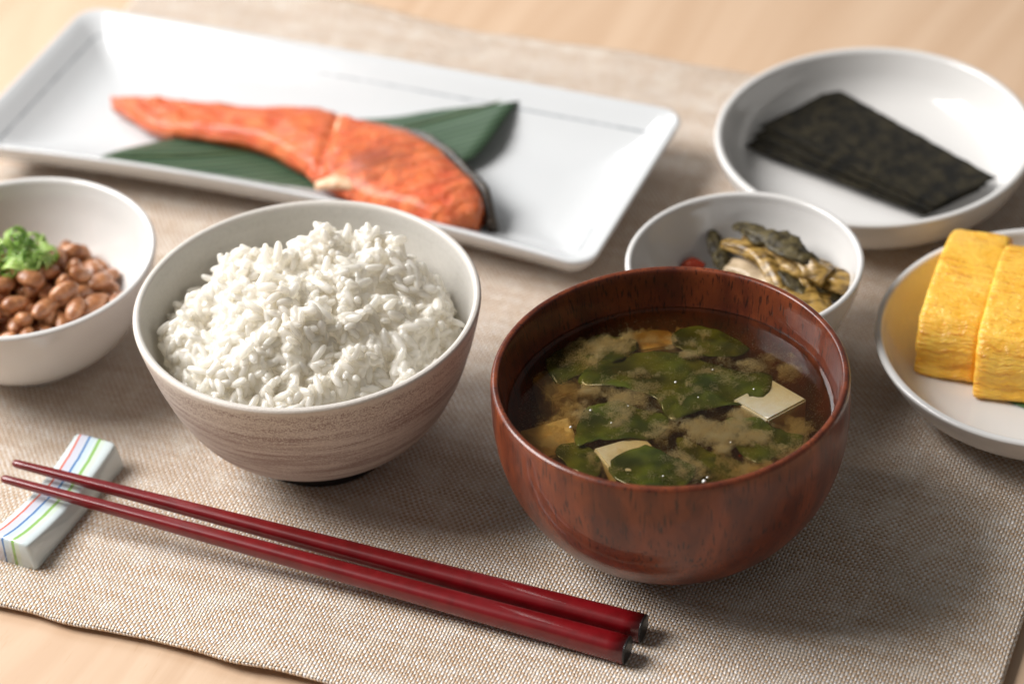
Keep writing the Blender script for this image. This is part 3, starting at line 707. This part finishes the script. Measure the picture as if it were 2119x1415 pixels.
for i, (x, y, dz, layer) in enumerate(placed):
    nrm = Vector((-DX[i] * .8, -DY[i] * .8, 1)).normalized()
    z = H0[i] + dz + rng.normal(0, .06)
    if layer >= 2 and vnoise(np.array([[x * .9, y * .9, 40.]]))[0] < .45: continue
    q = nrm.to_track_quat('Z', 'Y').to_matrix() @ Euler((0, 0, rng.uniform(0, 6.28))).to_matrix() @ Euler((rng.uniform(0, 6.28), rng.normal(0, .38 if layer < 2 else .6), 0)).to_matrix()
    if math.hypot(x, y) + .2 > inner_r(z): x *= .96; y *= .96
    items.append((x, y, z, q, layer, int(rng.integers(0, 12)), float(rng.uniform(.92, 1.1)), nrm))
camv = Vector((0 - RB[0], 0 - RB[1], CAM_H - 6)).normalized()
score = [(it[7].dot(camv) + (.35 if it[4] >= 2 else 0) - (.9 if it[4] == 1 else 0) - .03 * it[1] + rng.uniform(0, .25), i) for i, it in enumerate(items)]
single = set(i for _, i in sorted(score, reverse=True)[:300])
VV, FF, off = [core[0]], list(core[1]), len(core[0])
for i, (x, y, z, q, layer, gidx, sc_, nrm) in enumerate(items):
    if i in single:
        o = link('rice_grain', g_mesh[gidx], rice_root, (x, y, z)); o.rotation_euler = q.to_euler(); o.scale = (sc_,) * 3
    else:
        V, F = GM[gidx]; V = (V * sc_) @ np.array(q).T + np.array([x, y, z]); VV.append(V); FF += [tuple(k + off for k in f) for f in F]; off += len(V)
rg = part('rice_mass', np.concatenate(VV), FF, M['rice'], rice_root); rg['kind'] = 'stuff'
rm = rg.modifiers.new('fuse', 'REMESH'); rm.mode = 'VOXEL'; rm.voxel_size = .034 * S; rm.use_smooth_shade = True
sm = rg.modifiers.new('soften', 'SMOOTH'); sm.factor = .5; sm.iterations = 1

# ------------------------------------------------------------------ miso soup
ZL = 5.1
soup = thing('miso_soup', 'clear brown miso soup filling the wooden bowl', 'soup', SB)
prof = [(.02, 1.03), (1.2, 1.08), (2.62, 1.38), (3.77, 2.08), (4.57, 3.08), (5.08, 4.18), (5.29, 4.9), (5.305, 5.19), (5.24, 5.17), (5.17, 5.125), (5.08, 5.105), (4.9, ZL), (.02, ZL)]
V, F, _ = lathe(np.array(prof), 128); part('broth', V, F, M['broth'], soup)
def sp(x, y, z): return to_local(at(x, y, z), SB)
def tofu(cx, cy, z, size, rz, tilt, label):
    c = at(cx, cy, z); a, b, h = (k / 2 for k in size); n_ = 5; V, F = [], []
    import bmesh
    bm = bmesh.new(); bmesh.ops.create_cube(bm, size=1); bmesh.ops.scale(bm, vec=Vector(size) * S, verts=bm.verts)
    bmesh.ops.bevel(bm, geom=bm.edges[:], offset=.06 * S, segments=2, affect='EDGES'); 
    me = bpy.data.meshes.new('tofu_cube'); bm.to_mesh(me); bm.free(); me.materials.append(M['tofu'])
    for p in me.polygons: p.use_smooth = False
    o = link('tofu_cube', me, None, (c[0], c[1], z - h)); o.rotation_euler = (math.radians(tilt[0]), math.radians(tilt[1]), math.radians(rz))
    return tag(o, label, 'tofu', 'tofu cubes in the soup')
tofu(1592, 828, 5.00, (1.8, 1.6, 1.3), 38, (-3, 5), 'cream tofu cube with a clean corner at the right of the soup')
tofu(1300, 942, 4.90, (1.8, 1.6, 1.3), 24, (2, 5), 'cream tofu cube in the soup nearest the chopsticks')
tofu(1140, 905, 4.62, (1.7, 1.5, 1.3), 8, (7, -9), 'dim tofu cube sunk at the lower left of the soup')
tofu(1160, 790, 4.45, (1.6, 1.4, 1.2), 30, (0, 5), 'dim tan tofu cube at the left of the soup')
tofu(1350, 705, 4.5, (1.6, 1.3, 1.2), 20, (-8, 9), 'dim tofu cube at the back of the soup')
tofu(1590, 980, 4.6, (1.5, 1.4, 1.2), 50, (4, 2), 'dim tofu cube at the lower right of the soup')
def wakame(px, z, amp, label, seed, freq=.8):
    P0 = np.array([at(x, y, z) for x, y in px]); c = P0.mean(0); out = catmull(P0[:, :2] - c[:2], 7, True)
    out += (np.stack([fbm(np.c_[out * 2.6, np.full(len(out), seed)], 4), fbm(np.c_[out * 2.6, np.full(len(out), seed + 50)], 4)], -1) - .5) * .24
    f = lambda q: z - .05 + amp * 1.1 * (fbm(np.c_[q * freq * 1.5 + seed, np.full(len(q), seed)], 4) - .55) * 2
    V, F = sheet(out, lambda q: np.minimum(f(q), ZL - .035), .045, 14, center=out.mean(0))
    o = part('wakame_piece', V, F, M['wakame'], None, loc=(c[0], c[1], 0)); return tag(o, label, 'seaweed', 'wakame pieces in the soup')
wakame([(1215, 760), (1290, 728), (1370, 722), (1450, 735), (1520, 760), (1592, 770), (1590, 815), (1530, 838), (1450, 845), (1390, 865), (1350, 820), (1280, 800), (1200, 790)], 5.0, .22, 'largest dark green wakame leaf across the middle of the soup', 2.)
wakame([(1215, 845), (1270, 828), (1330, 840), (1385, 860), (1370, 895), (1300, 905), (1240, 910), (1190, 920), (1195, 880)], 5.02, .18, 'dark green wakame leaf at the left of centre in the soup', 7.)
wakame([(1262, 950), (1320, 925), (1345, 922), (1400, 945), (1440, 965), (1420, 1000), (1340, 1005), (1280, 990)], 5.05, .16, 'bright green wakame leaf at the front rim of the soup', 12.)
wakame([(1500, 868), (1555, 862), (1600, 880), (1662, 905), (1620, 935), (1570, 955), (1530, 930)], 4.97, .18, 'olive wakame leaf at the right front of the soup', 17.)
wakame([(1130, 740), (1180, 705), (1250, 690), (1320, 705), (1290, 740), (1220, 765), (1150, 790)], 4.9, .18, 'dim wakame leaf at the back left of the soup', 22.)
wakame([(1390, 690), (1450, 672), (1510, 690), (1550, 720), (1490, 735), (1420, 725)], 4.9, .15, 'dim wakame leaf at the back of the soup', 27.)
wakame([(1150, 925), (1200, 915), (1240, 945), (1235, 985), (1190, 975)], 4.85, .15, 'dark wakame scrap at the lower left of the soup', 32.)
wakame([(1400, 905), (1470, 930), (1540, 960), (1520, 1000), (1440, 990)], 4.8, .2, 'sunken dark wakame leaf at the front of the soup', 37.)
# miso clouds: many tiny curds hanging in the broth
blobs = [(1345, 700, 75, 26, 4.75, 1.0), (1140, 900, 70, 34, 4.85, 1.1), (1175, 860, 60, 30, 4.9, .7), (1480, 885, 110, 48, 5.07, 1.5), (1545, 900, 70, 40, 5.05, .9), (1290, 850, 95, 40, 5.07, 1.2), (1370, 880, 50, 35, 5.07, .9), (1300, 805, 110, 35, 5.05, .6), (1440, 715, 62, 26, 5.07, 1.3), (1250, 710, 80, 32, 5.05, .9), (1190, 740, 60, 40, 5.0, .5),
         (1365, 695, 70, 18, 5.0, .8), (1500, 775, 95, 40, 5.07, .55), (1560, 760, 60, 30, 5.05, .5), (1630, 760, 36, 26, 5.0, .8), (1600, 740, 30, 18, 5.0, .5), (1650, 880, 55, 45, 4.95, .7), (1540, 965, 90, 34, 4.95, .8), (1430, 965, 55, 24, 5.06, .9), (1400, 940, 40, 22, 5.06, .6),
         (1160, 800, 60, 50, 4.9, .9), (1330, 770, 80, 14, 5.07, .8), (1250, 960, 45, 28, 5.0, .6), (1150, 900, 60, 40, 4.95, .6), (1225, 820, 40, 30, 5.06, .8), (1600, 930, 60, 30, 4.98, .5), (1350, 985, 50, 18, 5.07, .35)]
pts = []
for cx, cy_, rx, ry, zc, am in blobs:
    k = int(600000 * (rx * ry) / (110 * 48)); k = int(k * min(am, 1.2))
    a = rng.uniform(-1.35, 1.35, (k, 2)); zz = zc - np.abs(rng.normal(0, .14, k))
    c = sp(cx, cy_, zc); ux = sp(cx + rx, cy_, zc) - c; uy = sp(cx, cy_ - ry, zc) - c
    P = c[None, :2] + a[:, :1] * ux[None, :2] + a[:, 1:] * uy[None, :2]; P = np.c_[P, zz]
    g = np.exp(-1.1 * (a ** 2).sum(1)); f = fbm(P * np.array([1.6, 1.6, 1.2]) + 3.7, 6, .62)
    pts.append(P[rng.random(k) < np.clip((g * .8 + (f - .5) * 2.6 - .42) * 1.1, 0, 1)])
k = 110000; a = rng.uniform(-5, 5, (k, 2)); Pq = np.c_[a, ZL - .03 - np.abs(rng.normal(0, .35, k))]; f = fbm(Pq * np.array([.8, .8, .8]) + 60, 5, .6)
pts.append(Pq[rng.random(k) < np.clip((f - .47) * 2.2, 0, .6)])
P = np.concatenate(pts); P = P[(np.hypot(P[:, 0], P[:, 1]) < 4.95) & (P[:, 2] < ZL - .02)]
oc = np.array([[1, 1, 1], [1, -1, -1], [-1, 1, -1], [-1, -1, 1]], float) * .75
of = np.array([[0, 1, 2], [0, 3, 1], [0, 2, 3], [1, 3, 2]])
sz = rng.uniform(.0038, .0080, len(P)); V = (P[:, None, :] + oc[None] * sz[:, None, None] * rng.uniform(.6, 1.4, (len(P), 4, 3))).reshape(-1, 3)
F = (of[None] + 4 * np.arange(len(P))[:, None, None]).reshape(-1, 3)
me = bpy.data.meshes.new('miso_clouds'); nt_ = len(F)
me.vertices.add(len(V)); me.vertices.foreach_set('co', (V * S).astype(np.float32).ravel())
me.loops.add(nt_ * 3); me.loops.foreach_set('vertex_index', F.astype(np.int32).ravel())
me.polygons.add(nt_); me.polygons.foreach_set('loop_start', np.arange(nt_, dtype=np.int32) * 3)
me.update(calc_edges=True); me.materials.append(M['miso']); mc_ = link('miso_clouds', me, soup); mc_['kind'] = 'stuff'
VV, FF, off = [], [], 0
for x, y, r in [(1181, 884, .05), (1222, 849, .04), (1398, 791, .045), (1457, 996, .07), (1464, 988, .04), (1445, 822, .03), (1475, 765, .03), (1560, 805, .03), (1372, 985, .03), (1300, 840, .028), (1265, 875, .03), (1512, 915, .025), (1230, 990, .03)]:
    c = sp(x, y, ZL + .01); V, F, _ = lathe(np.array([(.02 * r, -.3 * r), (r * .8, -.25 * r), (r, .1 * r), (r * .75, .6 * r), (r * .3, .9 * r), (.02 * r, .95 * r)]), 12); VV.append(V + c); FF += [tuple(k + off for k in f) for f in F]; off += len(V)
bb = part('foam_bubbles', np.concatenate(VV), FF, M['bubble'], soup); bb['kind'] = 'stuff'

# ------------------------------------------------------------------ natto with scallion curls
nat = thing('natto', 'sticky brown fermented soybeans piled in the left white bowl', 'natto', NB)
def bean_mesh(seed):
    g = np.random.default_rng(seed); nu, nl = 12, 9; V, F = [], []; a_, b_, c_ = .54 * g.uniform(.88, 1.12), .335 * g.uniform(.9, 1.1), .30 * g.uniform(.9, 1.1)
    for i in range(nl + 1):
        t_ = math.pi * i / nl
        for k in range(nu):
            a = 2 * math.pi * k / nu; gr = 1 - .07 * math.exp(-((a - math.pi / 2) / .25) ** 2)
            V.append([-a_ * math.cos(t_), b_ * max(math.sin(t_), .02) ** .9 * math.cos(a) * gr, c_ * max(math.sin(t_), .02) ** .9 * math.sin(a) * gr])
    for i in range(nl):
        for k in range(nu): F.append((i * nu + k, i * nu + (k + 1) % nu, (i + 1) * nu + (k + 1) % nu, (i + 1) * nu + k))
    F.append(tuple(range(nu))); F.append(tuple(nl * nu + k for k in range(nu)))
    V = np.array(V); V *= 1 + .16 * (fbm(V * 3.2 + seed, 3)[:, None] - .5)
    return V, F
beans = []
for s_ in range(6):
    V, F = bean_mesh(s_ * 3 + 1); me = make_mesh('soybean', V, F, M['natto']); fix_normals(me); beans.append(me)
def nat_in(z): return np.interp(z, [.6, .85, 1.35, 2.2, 3.1, 4.0], [.5, 2.1, 3.1, 3.85, 4.3, 4.5])
cand = rng.uniform(-4.3, 4.3, (4000, 2)); used = []
for layer, (zz, sp_) in enumerate(((1.4, .70), (2.0, .62), (2.5, .66), (2.95, .72), (3.3, .85))):
    pts_ = []
    for x, y in cand[rng.permutation(len(cand))]:
        top = 2.2 + 1.15 * max(0, 1 - ((x + .3) ** 2 + (y - .1) ** 2) / 9.5) ** .7 + .35 * math.exp(-((x - 2.3) ** 2 + (y - .9) ** 2) / .8)
        if zz > top or math.hypot(x, y) > nat_in(zz) - .38: continue
        if any((x - a) ** 2 + (y - b) ** 2 < sp_ * sp_ for a, b in pts_): continue
        pts_.append((x, y)); used.append((x, y, zz + rng.normal(0, .10)))
for x, y, z in used:
    if x < -2.9 and z < 2.4: continue
    o = link('soybean', beans[int(rng.integers(0, 6))], nat, (x, y, z)); o.rotation_euler = (rng.normal(0, .5), rng.normal(0, .5), rng.uniform(0, 6.28)); o.scale = (float(rng.uniform(.9, 1.08)),) * 3
V, F, _ = lathe(np.array([(.02, .62), (2.1, .9), (2.9, 1.3), (3.35, 1.7), (3.1, 1.75), (2.2, 2.0), (1.2, 2.2), (.02, 2.3)]), 64)
V[:, 2] += (fbm(V * 1.5 + 3, 3) - .5) * .5; part('sauce', V, F, M['natto_sauce'], nat)

T = Tree('scallion_green'); P_ = T.obj(); x_, y_, z_ = T.sep(P_); nn_ = T.noise(P_, 2.5, 3, .6)
M['scallion'] = T.bsdf(color=T.mix(T.step(nn_ + T.rand() * .3, .35, .85), (.11, .26, .02), (.40, .56, .16)), rough=.25, spec=.5, sss=.3, sss_s=.0015, sss_r=(.5, 1, .2), coat=.3)
scc = at(48, 515, 3.9)
scal = thing('scallion_garnish', 'bright green curled scallion shreds heaped on the natto', 'scallion', (scc[0], scc[1], 0))
def curl_mesh(seed):
    g = np.random.default_rng(seed); turns = g.uniform(1.1, 2.4); r0, r1 = g.uniform(.34, .46), g.uniform(.28, .40); pitch = g.uniform(.13, .19); wd = g.uniform(.08, .13); n_ = int(26 * turns); V, F = [], []
    for i in range(n_ + 1):
        f = i / n_; a = f * turns * 6.283; r = r0 + (r1 - r0) * f
        for dr, dz in ((0, 0), (.045, 0), (.045, wd), (0, wd)): V.append([(r + dr) * math.cos(a), (r + dr) * math.sin(a), dz + pitch * f * turns])
    for i in range(n_):
        for k in range(4): F.append((i * 4 + k, i * 4 + (k + 1) % 4, (i + 1) * 4 + (k + 1) % 4, (i + 1) * 4 + k))
    F.append((0, 1, 2, 3)); F.append(tuple(n_ * 4 + k for k in range(4))[::-1]); return np.array(V), F
curls = []
for s_ in range(7):
    V, F = curl_mesh(s_ + 40); me = make_mesh('scallion_curl', V, F, M['scallion']); fix_normals(me); curls.append(me)
for k in range(28):
    a = rng.uniform(0, 6.28); r = 1.05 * math.sqrt(rng.random()); z = 3.2 + rng.uniform(0, 1.2) * (1 - r / 1.4)
    o = link('scallion_curl', curls[k % 7], scal, (r * math.cos(a) * 1.15 - .25, r * math.sin(a), z)); o.rotation_euler = (rng.uniform(.3, 1.9), rng.normal(0, .4), rng.uniform(0, 6.28)); o.scale = (float(rng.uniform(.8, 1.1)),) * 3

# ------------------------------------------------------------------ chopsticks and rest
def chopstick(tip, end, label):
    tip, end = np.array(tip, float), np.array(end, float); n_ = 40; d = end - tip; Lc = np.linalg.norm(d); org = np.array([end[0], end[1], 0])
    root = thing('chopstick', label, 'chopstick', org, group='pair of red chopsticks')
    f = np.concatenate([[0, .002, .006], np.linspace(.02, .9975, n_)]); path = tip[None] + d[None] * f[:, None] - org; r = .13 + (.43 - .13) * f ** .85; r[0] *= .35; r[1] *= .8
    V, F = tube(path, r, 36, 1.0, 2.7); part('shaft', V, F, M['red'], root)
    f = np.array([.9977, .9992, 1.0, 1.0003]); V, F = tube(tip[None] + d[None] * f[:, None] - org, [.43, .43, .40, .3], 36, 1.0, 2.7); part('end_cap', V, F, M['black'], root)
chopstick(at(3, 989, 1.28), at(1300, 1345, .44), 'red lacquered chopstick nearest the front edge of the placemat')
chopstick(at(26, 957, 1.28), at(1333, 1300, .44), 'red lacquered chopstick nearer the bowls')

T = Tree('striped_porcelain'); P_ = T.obj(); x_, y_, z_ = T.sep(P_)
wv = T.noise(T.comb(0, y_ * .6, 0), 1, 3, .5) - .5; xs = x_ + wv * .22 + (y_ * y_) * .018
def band(c, w, soft=.02): return 1 - T.step(T.m('ABSOLUTE', xs - c), w, w + soft)
base = T.mix(T.noise(P_, 1.2, 2, .5), (.64, .71, .72), (.56, .65, .67))
c = T.mix(band(-.27, .13) * .45, base, (.50, .45, .62)); c = T.mix(band(.06, .10) * .35, c, (.42, .58, .72)); c = T.mix(band(.44, .13) * .30, c, (.62, .76, .42))
c = T.mix(band(-.44, .028) * .95, c, (.60, .085, .03)); c = T.mix(band(-.06, .034) * .95, c, (.055, .17, .42)); c = T.mix(band(.34, .05) * .85, c, (.20, .42, .05))
M['rest'] = T.bsdf(color=c, rough=.10, spec=.5, coat=.4, coat_r=.05)
ra = math.radians(62.6 - 90); rc = np.array([-15.90, 75.22, 0])
n_ = 40; Lr = 5.7; V, F = [], []; ys = np.concatenate([[-Lr / 2, -Lr / 2 + .03, -Lr / 2 + .10], np.linspace(-Lr / 2 + .22, Lr / 2 - .22, n_), [Lr / 2 - .10, Lr / 2 - .03, Lr / 2]])
for y in ys:
    q = 2 * y / Lr; e = min(1, (Lr / 2 - abs(y)) / .14); e = math.sqrt(max(0, 1 - (1 - e) ** 2)) if e < 1 else 1.
    top = .74 + .36 * abs(q) ** 1.7; ins = (1 - e) * .12; wt, wb = .80 - ins, .98 - ins; tp = top - ins
    sec = catmull([(-wb, .10), (-wb + .02, .35), (-wt - .03, tp - .16), (-wt + .10, tp - .02), (-.3, tp), (.3, tp), (wt - .10, tp - .02), (wt + .03, tp - .16), (wb - .02, .35), (wb, .10), (wb - .1, .0), (0, .0), (-wb + .1, 0)], 4, True)
    for p in sec: V.append([p[0], y, max(p[1], 0)])
ns_ = len(sec)
for i in range(len(ys) - 1):
    for k in range(ns_): F.append((i * ns_ + k, i * ns_ + (k + 1) % ns_, (i + 1) * ns_ + (k + 1) % ns_, (i + 1) * ns_ + k))
F.append(tuple(range(ns_))); F.append(tuple((len(ys) - 1) * ns_ + k for k in range(ns_)))
o = part('chopstick_rest', V, F, M['rest'], None, loc=rc, rot=(0, 0, ra)); tag(o, 'pale blue porcelain chopstick rest with red, blue and green stripes', 'chopstick rest')
